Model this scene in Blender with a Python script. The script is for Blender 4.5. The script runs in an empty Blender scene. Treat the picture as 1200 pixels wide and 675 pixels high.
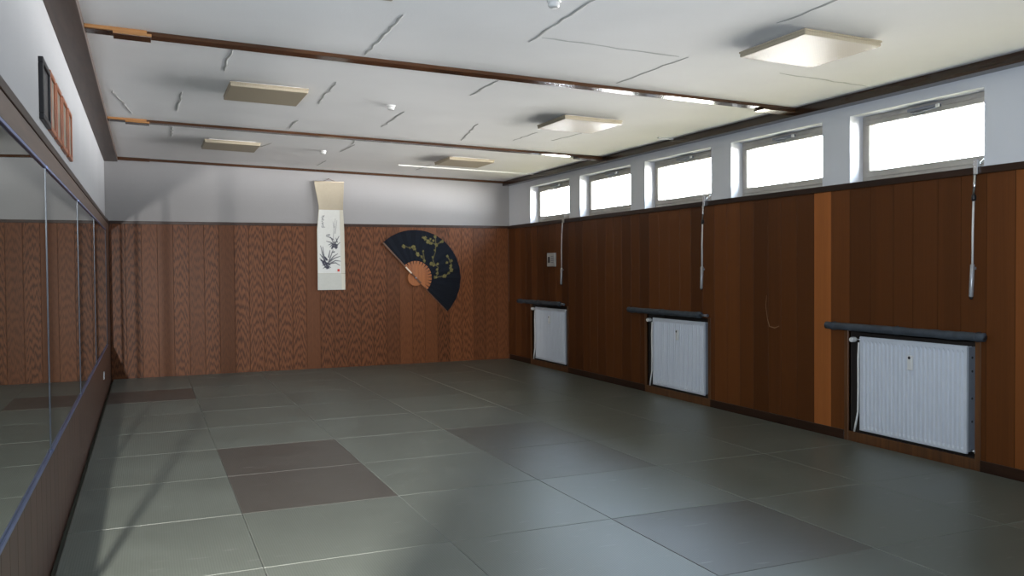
import bpy, bmesh, math, random
from mathutils import Vector, Matrix

random.seed(7)
scene = bpy.context.scene
COL = scene.collection

# ------------------------------------------------------------------ helpers
def link(o):
    COL.objects.link(o)
    return o

def tag(o, label=None, cat=None, group=None, kind=None):
    if label: o['label'] = label
    if cat: o['category'] = cat
    if group: o['group'] = group
    if kind: o['kind'] = kind
    return o

def empty(name, loc=(0, 0, 0), rot=(0, 0, 0)):
    o = bpy.data.objects.new(name, None)
    o.empty_display_size = 0.1
    o.location = loc
    o.rotation_euler = rot
    return link(o)

def copy_tree(o, parent=None):
    c = o.copy()
    link(c)
    if parent is not None:
        c.parent = parent
    for ch in [x for x in scene.objects if x.parent == o]:
        copy_tree(ch, c)
    return c


class MB:
    """collects shapes into one mesh"""
    def __init__(self):
        self.bm = bmesh.new()
        self.mi = 0

    def _merge(self, b2, smooth=False):
        vm = {}
        for v in b2.verts:
            vm[v] = self.bm.verts.new(v.co)
        for f in b2.faces:
            try:
                nf = self.bm.faces.new([vm[v] for v in f.verts])
            except ValueError:
                continue
            nf.material_index = self.mi
            nf.smooth = smooth
        b2.free()

    def box(self, x0, x1, y0, y1, z0, z1, bev=0.0, seg=1, smooth=False):
        b = bmesh.new()
        bmesh.ops.create_cube(b, size=1.0)
        for v in b.verts:
            v.co = Vector(((x0 + x1) / 2 + v.co.x * (x1 - x0), (y0 + y1) / 2 + v.co.y * (y1 - y0), (z0 + z1) / 2 + v.co.z * (z1 - z0)))
        if bev > 0:
            bmesh.ops.bevel(b, geom=list(b.edges), offset=bev, segments=seg, profile=0.5, affect='EDGES')
        self._merge(b, smooth)
        return self

    def prism(self, pts, axis, a, b_, bev=0.0):
        """polygon pts (2D in the two other axes, in xyz order) extruded along axis from a to b_"""
        b = bmesh.new()
        def P(p, t):
            if axis == 'x': return (t, p[0], p[1])
            if axis == 'y': return (p[0], t, p[1])
            return (p[0], p[1], t)
        lo = [b.verts.new(P(p, a)) for p in pts]
        hi = [b.verts.new(P(p, b_)) for p in pts]
        n = len(pts)
        b.faces.new(lo); b.faces.new(hi[::-1])
        for i in range(n):
            b.faces.new((lo[i], lo[(i + 1) % n], hi[(i + 1) % n], hi[i]))
        bmesh.ops.recalc_face_normals(b, faces=list(b.faces))
        if bev > 0:
            bmesh.ops.bevel(b, geom=list(b.edges), offset=bev, segments=1, affect='EDGES')
        self._merge(b)
        return self

    def tube(self, path, radii, n=16, cap=True, smooth=True):
        """round tube along a list of points, a radius for each point"""
        path = [Vector(p) for p in path]
        if not hasattr(radii, '__len__'):
            radii = [radii] * len(path)
        b = bmesh.new()
        rings = []
        up = None
        for i, p in enumerate(path):
            if i == 0: d = path[1] - p
            elif i == len(path) - 1: d = p - path[i - 1]
            else: d = (path[i + 1] - path[i - 1])
            if d.length < 1e-7:
                d = path[min(i + 2, len(path) - 1)] - path[max(i - 2, 0)]
            d.normalize()
            if up is None:
                up = Vector((0, 0, 1)) if abs(d.z) < 0.9 else Vector((1, 0, 0))
            s = d.cross(up)
            if s.length < 1e-5:
                s = d.cross(Vector((0, 1, 0)))
            s.normalize()
            t = s.cross(d).normalized()
            up = t
            rings.append([b.verts.new(p + radii[i] * (math.cos(2 * math.pi * k / n) * s + math.sin(2 * math.pi * k / n) * t)) for k in range(n)])
        for a, c in zip(rings[:-1], rings[1:]):
            for k in range(n):
                b.faces.new((a[k], a[(k + 1) % n], c[(k + 1) % n], c[k]))
        if cap:
            b.faces.new(rings[0][::-1]); b.faces.new(rings[-1])
        bmesh.ops.recalc_face_normals(b, faces=list(b.faces))
        self._merge(b, smooth)
        return self

    def disc_stack(self, prof, c, n=28, axis='z'):
        """turned shape: prof = [(radius, height)], about axis through c"""
        pts, rad = [], []
        for r, h in prof:
            v = {'x': (h, 0, 0), 'y': (0, h, 0), 'z': (0, 0, h)}[axis]
            pts.append((c[0] + v[0], c[1] + v[1], c[2] + v[2])); rad.append(r)
        b = bmesh.new(); rings = []
        for p, r in zip(pts, rad):
            ring = []
            for k in range(n):
                a = 2 * math.pi * k / n
                u, w = r * math.cos(a), r * math.sin(a)
                q = {'x': (0, u, w), 'y': (u, 0, w), 'z': (u, w, 0)}[axis]
                ring.append(b.verts.new((p[0] + q[0], p[1] + q[1], p[2] + q[2])))
            rings.append(ring)
        for a, d in zip(rings[:-1], rings[1:]):
            for k in range(n):
                b.faces.new((a[k], a[(k + 1) % n], d[(k + 1) % n], d[k]))
        b.faces.new(rings[0]); b.faces.new(rings[-1])
        bmesh.ops.recalc_face_normals(b, faces=list(b.faces))
        self._merge(b)
        return self

    def build(self, name, mats, parent=None, sharp=None):
        me = bpy.data.meshes.new(name)
        bmesh.ops.recalc_face_normals(self.bm, faces=list(self.bm.faces))
        self.bm.to_mesh(me)
        self.bm.free()
        if not isinstance(mats, (list, tuple)):
            mats = [mats]
        for m in mats:
            me.materials.append(m)
        o = link(bpy.data.objects.new(name, me))
        if parent is not None:
            o.parent = parent
        if sharp:
            try:
                me.set_sharp_from_angle(angle=math.radians(sharp))
            except Exception:
                pass
        return o

# ------------------------------------------------------------------ materials
class NT:
    def __init__(self, name):
        self.m = bpy.data.materials.new(name)
        self.m.use_nodes = True
        self.t = self.m.node_tree
        self.t.nodes.clear()
        self.out = self.n('ShaderNodeOutputMaterial')

    def n(self, typ, **kw):
        nd = self.t.nodes.new(typ)
        for k, v in kw.items():
            if k.startswith('i_'):
                key = k[2:]
                key = int(key) if key.isdigit() else key.replace('_', ' ')
                self.set(nd.inputs[key], v)
            else:
                setattr(nd, k, v)
        return nd

    def set(self, sock, v):
        if hasattr(v, 'is_output') or isinstance(v, bpy.types.NodeSocket):
            self.t.links.new(v, sock)
        else:
            sock.default_value = v

    def math(self, op, a, b=None, c=None, clamp=False):
        nd = self.n('ShaderNodeMath', operation=op, use_clamp=clamp)
        self.set(nd.inputs[0], a)
        if b is not None: self.set(nd.inputs[1], b)
        if c is not None: self.set(nd.inputs[2], c)
        return nd.outputs[0]

    def mix(self, fac, a, b, blend='MIX'):
        nd = self.n('ShaderNodeMix', data_type='RGBA', blend_type=blend)
        self.set(nd.inputs[0], fac); self.set(nd.inputs[6], a); self.set(nd.inputs[7], b)
        return nd.outputs[2]

    def ramp(self, fac, stops):
        nd = self.n('ShaderNodeValToRGB')
        els = nd.color_ramp.elements
        while len(els) > 1: els.remove(els[-1])
        els[0].position, els[0].color = stops[0]
        for p, c in stops[1:]:
            e = els.new(p); e.color = c
        self.set(nd.inputs[0], fac)
        return nd.outputs[0]

    def noise(self, vec, scale, detail=3.0, rough=0.5, dist=0.0):
        nd = self.n('ShaderNodeTexNoise')
        if vec is not None: self.set(nd.inputs['Vector'], vec)
        nd.inputs['Scale'].default_value = scale
        nd.inputs['Detail'].default_value = detail
        nd.inputs['Roughness'].default_value = rough
        nd.inputs['Distortion'].default_value = dist
        return nd.outputs[0]

    def coords(self, kind='Object', scale=(1, 1, 1)):
        tc = self.n('ShaderNodeTexCoord')
        mp = self.n('ShaderNodeMapping')
        mp.inputs['Scale'].default_value = scale
        self.t.links.new(tc.outputs[kind], mp.inputs[0])
        return mp.outputs[0]

    def bump(self, h, strength, dist=0.01):
        nd = self.n('ShaderNodeBump')
        nd.inputs['Strength'].default_value = strength
        nd.inputs['Distance'].default_value = dist
        self.set(nd.inputs['Height'], h)
        return nd.outputs[0]

    def principled(self, color, rough=0.5, metallic=0.0, spec=0.5, normal=None, **kw):
        b = self.n('ShaderNodeBsdfPrincipled')
        self.set(b.inputs['Base Color'], color)
        self.set(b.inputs['Roughness'], rough)
        self.set(b.inputs['Metallic'], metallic)
        self.set(b.inputs['Specular IOR Level'], spec)
        for k, v in kw.items():
            self.set(b.inputs[k.replace('_', ' ')], v)
        if normal is not None: self.set(b.inputs['Normal'], normal)
        self.t.links.new(b.outputs[0], self.out.inputs[0])
        return b

def rgb(r, g, b):
    """sRGB 0-255 -> linear"""
    def f(c):
        c /= 255.0
        return c / 12.92 if c <= 0.04045 else ((c + 0.055) / 1.055) ** 2.4
    return (f(r), f(g), f(b), 1.0)

def plain(name, color, rough=0.5, metallic=0.0, spec=0.5, var=0.06, vs=9.0, bump=0.0, bs=60.0):
    t = NT(name)
    c = t.coords()
    n = t.noise(c, vs, 4)
    dark = tuple(x * (1 - var) for x in color[:3]) + (1,)
    lite = tuple(min(1, x * (1 + var)) for x in color[:3]) + (1,)
    col = t.ramp(n, [(0.3, dark), (0.7, lite)])
    nm = t.bump(t.noise(c, bs, 4), bump, 0.004) if bump else None
    t.principled(col, rough, metallic, spec, nm)
    return t.m

def plaster(name, color, bump, scale, spec=0.2):
    t = NT(name)
    c = t.coords()
    a = t.noise(c, scale, 6, 0.65)
    b = t.noise(c, 1.3, 4)
    col = t.mix(t.ramp(b, [(0.35, (0, 0, 0, 1)), (0.7, (1, 1, 1, 1))]), tuple(x * .95 for x in color[:3]) + (1,), color)
    t.principled(col, 0.85, 0, spec, t.bump(a, bump, 0.006))
    return t.m

def wood(name, dark, light, A, B, C, rough=0.38, spec=0.5, contrast=1.0):
    """planks: UV.x runs across one plank 0..1, UV.y is height in metres; attribute tone = (lightness, figure, seed)"""
    t = NT(name)
    uv = t.n('ShaderNodeUVMap').outputs[0]
    sp = t.n('ShaderNodeSeparateXYZ'); t.set(sp.inputs[0], uv)
    at = t.n('ShaderNodeAttribute'); at.attribute_name = 'tone'
    sa = t.n('ShaderNodeSeparateColor'); t.set(sa.inputs[0], at.outputs['Color'])
    lightness, fig, seed = sa.outputs[0], sa.outputs[1], sa.outputs[2]
    u0 = t.math('SUBTRACT', sp.outputs[0], t.math('ADD', 0.38, t.math('MULTIPLY', seed, 0.24)))
    vz = t.math('ADD', sp.outputs[1], t.math('MULTIPLY', seed, 37.0))
    cmb = t.n('ShaderNodeCombineXYZ')
    t.set(cmb.inputs[0], t.math('MULTIPLY', u0, 5.0)); t.set(cmb.inputs[1], t.math('MULTIPLY', vz, 1.6)); t.set(cmb.inputs[2], t.math('MULTIPLY', seed, 91.0))
    warp = t.noise(cmb.outputs[0], 1.6, 2)
    phase = t.math('ADD', t.math('MULTIPLY', t.math('MULTIPLY', u0, u0), A), t.math('MULTIPLY', vz, B))
    phase = t.math('ADD', phase, t.math('MULTIPLY', warp, C))
    band = t.math('ADD', t.math('MULTIPLY', t.math('SINE', t.math('MULTIPLY', phase, 6.2832)), 0.5), 0.5)
    band = t.math('POWER', band, 1.6)
    # straight fibre
    cm2 = t.n('ShaderNodeCombineXYZ')
    t.set(cm2.inputs[0], t.math('MULTIPLY', u0, 34.0)); t.set(cm2.inputs[1], t.math('MULTIPLY', vz, 1.1)); t.set(cm2.inputs[2], t.math('MULTIPLY', seed, 51.0))
    fib = t.noise(cm2.outputs[0], 1.0, 4, 0.6)
    cm3 = t.n('ShaderNodeCombineXYZ')
    t.set(cm3.inputs[0], t.math('MULTIPLY', u0, 120.0)); t.set(cm3.inputs[1], t.math('MULTIPLY', vz, 9.0)); t.set(cm3.inputs[2], seed)
    pores = t.noise(cm3.outputs[0], 1.0, 2, 0.5)
    g = t.math('ADD', t.math('MULTIPLY', t.math('MULTIPLY', band, fig), 0.55), t.math('MULTIPLY', fib, 0.55))
    g = t.math('ADD', g, t.math('MULTIPLY', t.math('SUBTRACT', pores, 0.5), 0.35))
    g = t.math('SUBTRACT', 1.0, g, clamp=True)
    g = t.math('ADD', t.math('MULTIPLY', t.math('SUBTRACT', g, 0.5), contrast), 0.5, clamp=True)
    col = t.mix(g, dark, light)
    mul = t.n('ShaderNodeHueSaturation')
    mul.inputs['Saturation'].default_value = 1.0
    t.set(mul.inputs['Color'], col)
    t.set(mul.inputs['Value'], t.math('ADD', 0.45, t.math('MULTIPLY', lightness, 1.1)))
    t.principled(mul.outputs[0], rough, 0, spec, t.bump(t.math('ADD', pores, band), 0.06, 0.002))
    return t.m

def timber(name, dark, light, axis, rough=0.3, spec=0.5, scale=1.0):
    """solid timber with grain along one axis of the object"""
    t = NT(name)
    s = [22 * scale] * 3
    s['xyz'.index(axis)] = 1.2 * scale
    c = t.coords('Object', tuple(s))
    a = t.noise(c, 1.0, 5, 0.6, 0.4)
    b = t.noise(t.coords('Object'), 1.1, 3)
    f = t.math('ADD', t.math('MULTIPLY', a, 0.75), t.math('MULTIPLY', b, 0.35), clamp=True)
    t.principled(t.ramp(f, [(0.35, dark), (0.72, light)]), rough, 0, spec, t.bump(a, 0.04, 0.002))
    return t.m

def mat_material(name, c0, c1, edge=False):
    t = NT(name)
    c = t.coords('Object')
    info = t.n('ShaderNodeObjectInfo')
    sp = t.n('ShaderNodeSeparateXYZ'); t.set(sp.inputs[0], c)
    # embossed rice-straw lines
    wx = t.math('SINE', t.math('MULTIPLY', sp.outputs[0], 2 * math.pi / 0.013))
    wy = t.math('SINE', t.math('ADD', t.math('MULTIPLY', sp.outputs[1], 2 * math.pi / 0.009), t.math('MULTIPLY', wx, 1.2)))
    weave = t.math('ADD', t.math('MULTIPLY', wx, 0.7), t.math('MULTIPLY', wy, 0.3))
    off = t.n('ShaderNodeVectorMath', operation='ADD'); t.set(off.inputs[0], c)
    cmb = t.n('ShaderNodeCombineXYZ')
    for i in range(3): t.set(cmb.inputs[i], t.math('MULTIPLY', info.outputs['Random'], 37.0 + 11 * i))
    t.set(off.inputs[1], cmb.outputs[0])
    big = t.noise(off.outputs[0], 2.2, 5, 0.6)
    st = t.n('ShaderNodeMapping'); st.inputs['Scale'].default_value = (3, 16, 3); st.inputs['Rotation'].default_value = (0, 0, 0.6)
    t.set(st.inputs[0], off.outputs[0])
    scuff = t.ramp(t.noise(st.outputs[0], 1.7, 3, 0.5), [(0.66, (0, 0, 0, 1)), (0.80, (1, 1, 1, 1))])
    col = t.mix(t.ramp(big, [(0.3, (0, 0, 0, 1)), (0.75, (1, 1, 1, 1))]), c0, c1)
    col = t.mix(t.math('MULTIPLY', scuff, 0.28), col, (0.42, 0.42, 0.39, 1))
    col = t.mix(t.math('MULTIPLY', t.math('ADD', weave, 1.0), 0.14), col, (0.02, 0.025, 0.02, 1))
    hv = t.n('ShaderNodeHueSaturation'); t.set(hv.inputs['Color'], col)
    t.set(hv.inputs['Value'], t.math('ADD', 0.93, t.math('MULTIPLY', info.outputs['Random'], 0.14)))
    col = hv.outputs[0]
    if edge:
        col = t.mix(0.16, col, (0.40, 0.41, 0.37, 1))
    rough = t.math('ADD', 0.31, t.math('MULTIPLY', big, 0.16))
    t.principled(col, rough, 0, 0.5, t.bump(weave, 0.12, 0.0012))
    return t.m

M = {}
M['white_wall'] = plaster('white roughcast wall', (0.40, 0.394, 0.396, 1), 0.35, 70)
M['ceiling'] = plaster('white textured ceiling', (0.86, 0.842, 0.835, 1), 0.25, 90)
M['dimmed_back'] = plaster('white plaster end wall with shade in colour', (0.295, 0.283, 0.279, 1), 0.25, 70)  # white darkened in the colour to offset too strong window light
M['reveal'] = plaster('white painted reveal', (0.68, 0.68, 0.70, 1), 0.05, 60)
M['oak_back'] = wood('figured oak panelling', (0.028, 0.0090, 0.0036, 1), (0.168, 0.060, 0.0225, 1), 6.0, 7.5, 2.6, 0.45, 0.17, 1.0)
M['oak_right'] = wood('brown veneer panelling', (0.046, 0.0150, 0.0040, 1), (0.155, 0.049, 0.012, 1), 2.2, 0.10, 0.5, 0.45, 0.15, 0.7)
M['oak_left'] = wood('dark wainscot boards', (0.028, 0.013, 0.008, 1), (0.11, 0.052, 0.030, 1), 3.0, 1.0, 1.5, 0.4, 0.4, 0.8)
M['trim_y'] = timber('dark varnished trim along the room', (0.012, 0.0055, 0.0035, 1), (0.042, 0.018, 0.009, 1), 'y', 0.4, 0.25)
M['trim_x'] = timber('dark varnished trim across the room', (0.022, 0.009, 0.0045, 1), (0.080, 0.033, 0.013, 1), 'x', 0.16)
M['trim_z'] = timber('dark varnished upright trim', (0.022, 0.010, 0.006, 1), (0.075, 0.032, 0.016, 1), 'z', 0.3)
M['soffit'] = timber('grey brown ceiling board', (0.035, 0.021, 0.015, 1), (0.085, 0.052, 0.037, 1), 'y', 0.5)
M['mirror_trim'] = timber('brown board over the mirrors', (0.060, 0.032, 0.020, 1), (0.13, 0.075, 0.048, 1), 'y', 0.4)
M['fresh_wood'] = timber('fresh orange wood', (0.28, 0.115, 0.03, 1), (0.55, 0.27, 0.10, 1), 'x', 0.25)
M['niche_wood'] = timber('niche surround wood', (0.055, 0.020, 0.007, 1), (0.15, 0.060, 0.020, 1), 'z', 0.35)
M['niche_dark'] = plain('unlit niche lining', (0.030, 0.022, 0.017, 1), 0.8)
M['frame'] = plain('beige window frame paint', (0.37, 0.34, 0.30, 1), 0.45, var=0.08)
M['rad'] = plain('white enamel radiator', (0.64, 0.67, 0.72, 1), 0.35, var=0.02)
M['rad_side'] = plain('grey radiator side', (0.22, 0.23, 0.26, 1), 0.45)
M['white_plastic'] = plain('white plastic', (0.74, 0.73, 0.70, 1), 0.35, var=0.03)
M['detector'] = plain('grey-white plastic', (0.55, 0.54, 0.52, 1), 0.45, var=0.03)  # white plastic toned down to an even grey-white
M['black'] = plain('black plastic', (0.012, 0.012, 0.013, 1), 0.4)
M['foam'] = plain('grey foam sleeve', (0.045, 0.055, 0.068, 1), 0.7, var=0.25, vs=14, bump=0.3, bs=40)
M['chrome'] = plain('brushed chrome', (0.62, 0.62, 0.62, 1), 0.22, 1.0)
M['grey_metal'] = plain('grey painted metal', (0.22, 0.23, 0.26, 1), 0.4, 0.6)
M['lamp'] = None
M['floor'] = plain('grey green subfloor', (0.10, 0.11, 0.09, 1), 0.7)
M['dark_gap'] = plain('black gap', (0.01, 0.01, 0.01, 1), 0.9)
M['alu'] = plain('aluminium with window blue in colour', (0.24, 0.32, 0.60, 1), 0.28, 0.9)  # blue reflection of the windows put into the metal colour
M['seal_red'] = plain('red seal ink', (0.55, 0.03, 0.02, 1), 0.6)

t = NT('silvered mirror')
t.principled(t.mix(t.noise(t.coords(), 0.9, 3), (0.40, 0.46, 0.43, 1), (0.45, 0.51, 0.48, 1)), 0.012, 1.0)
M['mirror'] = t.m
t = NT('bevelled mirror edge')
t.principled(t.mix(t.noise(t.coords(), 4.0, 3), (0.10, 0.11, 0.13, 1), (0.15, 0.16, 0.19, 1)), 0.35, 0.0)
M['mirror_edge'] = t.m

t = NT('window glass')
lw = t.n('ShaderNodeFresnel')
bf = t.n('ShaderNodeNewGeometry').outputs['Backfacing']
t.set(lw.inputs['IOR'], t.math('SUBTRACT', 1.45, t.math('MULTIPLY', bf, 1.45 - 1 / 1.45)))
tr = t.n('ShaderNodeBsdfTransparent'); tr.inputs[0].default_value = (0.97, 0.98, 0.985, 1)
gl = t.n('ShaderNodeBsdfGlossy'); gl.inputs['Roughness'].default_value = 0.02
mx = t.n('ShaderNodeMixShader')
t.set(mx.inputs[0], lw.outputs[0]); t.t.links.new(tr.outputs[0], mx.inputs[1]); t.t.links.new(gl.outputs[0], mx.inputs[2])
t.t.links.new(mx.outputs[0], t.out.inputs[0])
M['glass'] = t.m

t = NT('cream acrylic lamp panel')
c = t.coords()
sp = t.n('ShaderNodeSeparateXYZ'); t.set(sp.inputs[0], c)
gx = t.math('SINE', t.math('MULTIPLY', sp.outputs[0], 2 * math.pi / 0.02))
gy = t.math('SINE', t.math('MULTIPLY', sp.outputs[1], 2 * math.pi / 0.02))
grid = t.math('MULTIPLY', gx, gy)
t.principled(t.mix(t.math('MULTIPLY', t.math('ADD', grid, 1.0), 0.10), (0.40, 0.34, 0.25, 1), (0.26, 0.21, 0.15, 1)), 0.50, 0, 0.14, t.bump(grid, 0.05, 0.002))
M['lamp'] = t.m

def vcol_material(name, rough, spec=0.3, bump=0.0):
    t = NT(name)
    a = t.n('ShaderNodeAttribute'); a.attribute_name = 'paint'
    n = t.noise(t.coords(), 30, 4)
    col = t.mix(t.math('MULTIPLY', n, 0.12), a.outputs['Color'], (0.0, 0.0, 0.0, 1))
    t.principled(col, rough, 0, spec, t.bump(n, bump, 0.003) if bump else None)
    return t.m
M['paper'] = vcol_material('painted paper', 0.8, 0.15, 0.1)
M['fan_leaf'] = vcol_material('black lacquered fan paper', 0.7, 0.08)
M['fan_stick'] = timber('orange fan sticks', (0.17, 0.05, 0.012, 1), (0.34, 0.115, 0.034, 1), 'z', 0.35)
M['fan_guard'] = timber('dark fan guard', (0.05, 0.018, 0.008, 1), (0.12, 0.05, 0.02, 1), 'z', 0.4)
M['ivory'] = plain('ivory inlay', (0.60, 0.50, 0.38, 1), 0.5)
M['orange_frame'] = plain('orange lacquered frame', (0.30, 0.085, 0.025, 1), 0.4, var=0.15)
M['black_frame'] = plain('black lacquered frame', (0.012, 0.011, 0.012, 1), 0.45, spec=0.3)
M['picture'] = plain('faded picture print', (0.24, 0.19, 0.14, 1), 0.4, var=0.35, vs=12)
M['dark_picture'] = plain('dark framed print', (0.030, 0.026, 0.028, 1), 0.3, var=0.4, vs=10)

MATK = {}
for k, (a, b) in dict(green=((0.115, 0.126, 0.104, 1), (0.150, 0.162, 0.136, 1)),
                      brown=((0.066, 0.057, 0.047, 1), (0.086, 0.074, 0.062, 1)),
                      olive=((0.084, 0.083, 0.070, 1), (0.106, 0.105, 0.088, 1))).items():
    MATK[k] = (mat_material(k + ' judo mat vinyl', a, b), mat_material(k + ' judo mat worn edge', a, b, True))

# ------------------------------------------------------------------ room numbers (metres, camera stands at x = 0, y = 0)
XL, XR, YB = -0.462, 5.490, 12.94          # faces of mirrors, right panelling, back panelling
WL, WR, WB = -0.505, 5.515, 12.965         # faces of the white walls
Y0 = -1.7                                  # rear wall
ZP = 2.179                                 # top of the panelling
def zc(x):                                 # the ceiling falls to the window side
    return 3.0467 - 0.026 * x
SLOPE = math.atan(0.026)

# ------------------------------------------------------------------ floor, ceiling, walls
o = MB().box(-0.8, 6.0, Y0 - 0.3, WB + 0.3, -0.20, -0.042).build('floor', M['floor'])
tag(o, 'bare floor under the tatami mats', 'floor', kind='structure')

ceil = MB()
ceil.prism([(-0.80, zc(-0.80)), (6.0, zc(6.0)), (6.0, zc(6.0) + 0.25), (-0.80, zc(-0.80) + 0.25)], 'y', Y0 - 0.3, WB + 0.3)
ceiling = ceil.build('ceiling', M['ceiling'])
tag(ceiling, 'white textured ceiling with open board joints', 'ceiling', kind='structure')

# open joints between the ceiling boards: shallow ragged ridges of filler with a dark crack
t = NT('ceiling joint filler')
t.principled(t.mix(t.noise(t.coords(), 8, 3), (0.50, 0.49, 0.47, 1), (0.62, 0.61, 0.59, 1)), 0.85, 0, 0.2)
M['filler'] = t.m
M['crack'] = plain('open crack', (0.33, 0.32, 0.31, 1), 0.9)
def joint(x0, y0, x1, y1, w=0.013):
    rid, crk = MB(), MB()
    n = max(4, int(math.hypot(x1 - x0, y1 - y0) / 0.09))
    pr = []
    for i in range(n + 1):
        f = i / n
        j = random.uniform(-0.012, 0.012)
        px, py = x0 + (x1 - x0) * f, y0 + (y1 - y0) * f
        if abs(x1 - x0) < abs(y1 - y0): px += j
        else: py += j
        pr.append((px, py))
    for mb, ww, dz in ((rid, w, 0.0016), (crk, w * 0.30, 0.0022)):
        rows = []
        for i, (px, py) in enumerate(pr):
            a, b = pr[max(i - 1, 0)], pr[min(i + 1, n)]
            d = Vector((b[0] - a[0], b[1] - a[1])).normalized()
            nx, ny = -d.y, d.x
            k = ww * random.uniform(0.6, 1.2) * (0.35 if i in (0, n) else 1.0)
            row = []
            for s, h in ((-1, 0.0), (-0.5, dz), (0.5, dz), (1, 0.0)):
                x, y = px + nx * k * s, py + ny * k * s
                row.append(mb.bm.verts.new((x, y, zc(x) - h)))
            rows.append(row)
        for a, b in zip(rows[:-1], rows[1:]):
            for q in range(3):
                mb.bm.faces.new((a[q], a[q + 1], b[q + 1], b[q]))
    r = rid.build('joint_ridge', M['filler'], ceiling)
    crk.build('joint_crack', M['crack'], r)
for J in [(1.46, 6.02, 1.455, 5.0), (1.452, 4.6, 1.45, 3.6), (2.36, 5.2, 2.345, 4.2), (3.49, 5.98, 3.52, 5.05), (3.547, 4.15, 3.555, 3.5),
          (0.577, 7.0, 0.574, 6.3), (0.307, 8.95, 0.305, 8.0), (1.477, 7.96, 1.448, 6.98), (2.32, 8.87, 2.29, 7.94),
          (2.598, 6.95, 2.614, 6.32), (3.367, 9.3, 3.15, 8.2), (3.89, 9.03, 3.903, 8.37), (4.29, 8.8, 4.35, 8.2),
          (1.449, 9.42, 1.449, 8.9), (2.293, 10.2, 2.237, 9.75), (2.318, 10.9, 2.33, 10.2), (2.287, 12.45, 2.30, 11.83),
          (0.288, 10.67, 0.296, 9.95), (1.33, 11.0, 1.41, 10.6), (4.40, 5.13, 5.33, 5.17), (2.4, 5.06, 3.46, 5.08), (-0.25, 8.2, -0.10, 9.3), (3.7, 12.2, 3.72, 11.5)]:
    joint(*J)

# left wall: solid below, above and beyond the mirrors (the mirrors fill the opening)
MY0, MY1, MZ0, MZ1 = 1.08, 12.02, 0.547, 2.03
lw_ = MB()
lw_.box(WL - 0.03, WL, Y0, WB + 0.3, -0.042, 0.50)
lw_.box(WL - 0.03, WL, Y0, WB + 0.3, 2.09, 3.15)
lw_.box(WL - 0.03, WL, Y0, MY0 - 0.04, 0.50, 2.09)
lw_.box(WL - 0.03, WL, MY1 + 0.04, WB + 0.3, 0.50, 2.09)
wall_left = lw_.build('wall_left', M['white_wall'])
tag(wall_left, 'white roughcast wall above the long mirrors', 'wall', kind='structure')

# back and rear walls
wall_back = MB().box(WL - 0.03, 6.0, WB, WB + 0.25, -0.042, 3.2).build('wall_back', M['dimmed_back'])
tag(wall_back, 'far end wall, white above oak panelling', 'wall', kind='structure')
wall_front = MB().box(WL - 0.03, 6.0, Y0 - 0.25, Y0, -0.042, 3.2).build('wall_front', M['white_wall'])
tag(wall_front, 'rear end wall behind the viewer', 'wall', kind='structure')

# right wall with the window band and the radiator niches
WIN = [(10.792, 12.118), (9.130, 10.463), (7.492, 8.800), (5.876, 7.157), (4.290, 5.553), (2.640, 3.905)]
WZ0, WZ1 = ZP - 0.004, 2.748
RADY = [4.40, 7.585, 10.895]               # near edge of each radiator
NICHE = [(y - 0.07, y + 1.14) for y in RADY]
NZ0, NZ1 = 0.075, 0.93
XO = 5.80
rw = MB()
rw.box(WR, XO, Y0, WB, WZ1, 3.15)                                      # above the windows
edges = [Y0] + [e for w in reversed(WIN) for e in w] + [WB]
for a, b in zip(edges[0::2], edges[1::2]):
    rw.box(WR, XO, a, b, WZ0, WZ1)                                     # piers between the windows
rw.box(WR, XO, Y0, WB, NZ1, WZ0)
rw.box(WR, XO, Y0, WB, -0.042, NZ0)
ne = [Y0] + [e for w in NICHE for e in w] + [WB]
for a, b in zip(ne[0::2], ne[1::2]):
    rw.box(WR, XO, a, b, NZ0, NZ1)
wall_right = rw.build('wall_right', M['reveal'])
tag(wall_right, 'window wall, white above brown panelling', 'wall', kind='structure')
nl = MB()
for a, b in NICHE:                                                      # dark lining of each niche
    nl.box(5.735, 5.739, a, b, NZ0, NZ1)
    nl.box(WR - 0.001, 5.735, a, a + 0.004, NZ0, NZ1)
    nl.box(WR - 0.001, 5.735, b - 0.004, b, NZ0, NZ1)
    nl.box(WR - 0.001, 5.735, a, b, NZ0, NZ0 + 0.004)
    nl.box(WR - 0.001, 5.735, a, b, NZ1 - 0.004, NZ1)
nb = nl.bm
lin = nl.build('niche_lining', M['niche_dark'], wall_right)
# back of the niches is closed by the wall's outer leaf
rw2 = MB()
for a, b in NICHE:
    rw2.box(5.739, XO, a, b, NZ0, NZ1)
rw2.build('niche_back', M['niche_dark'], wall_right)

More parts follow.
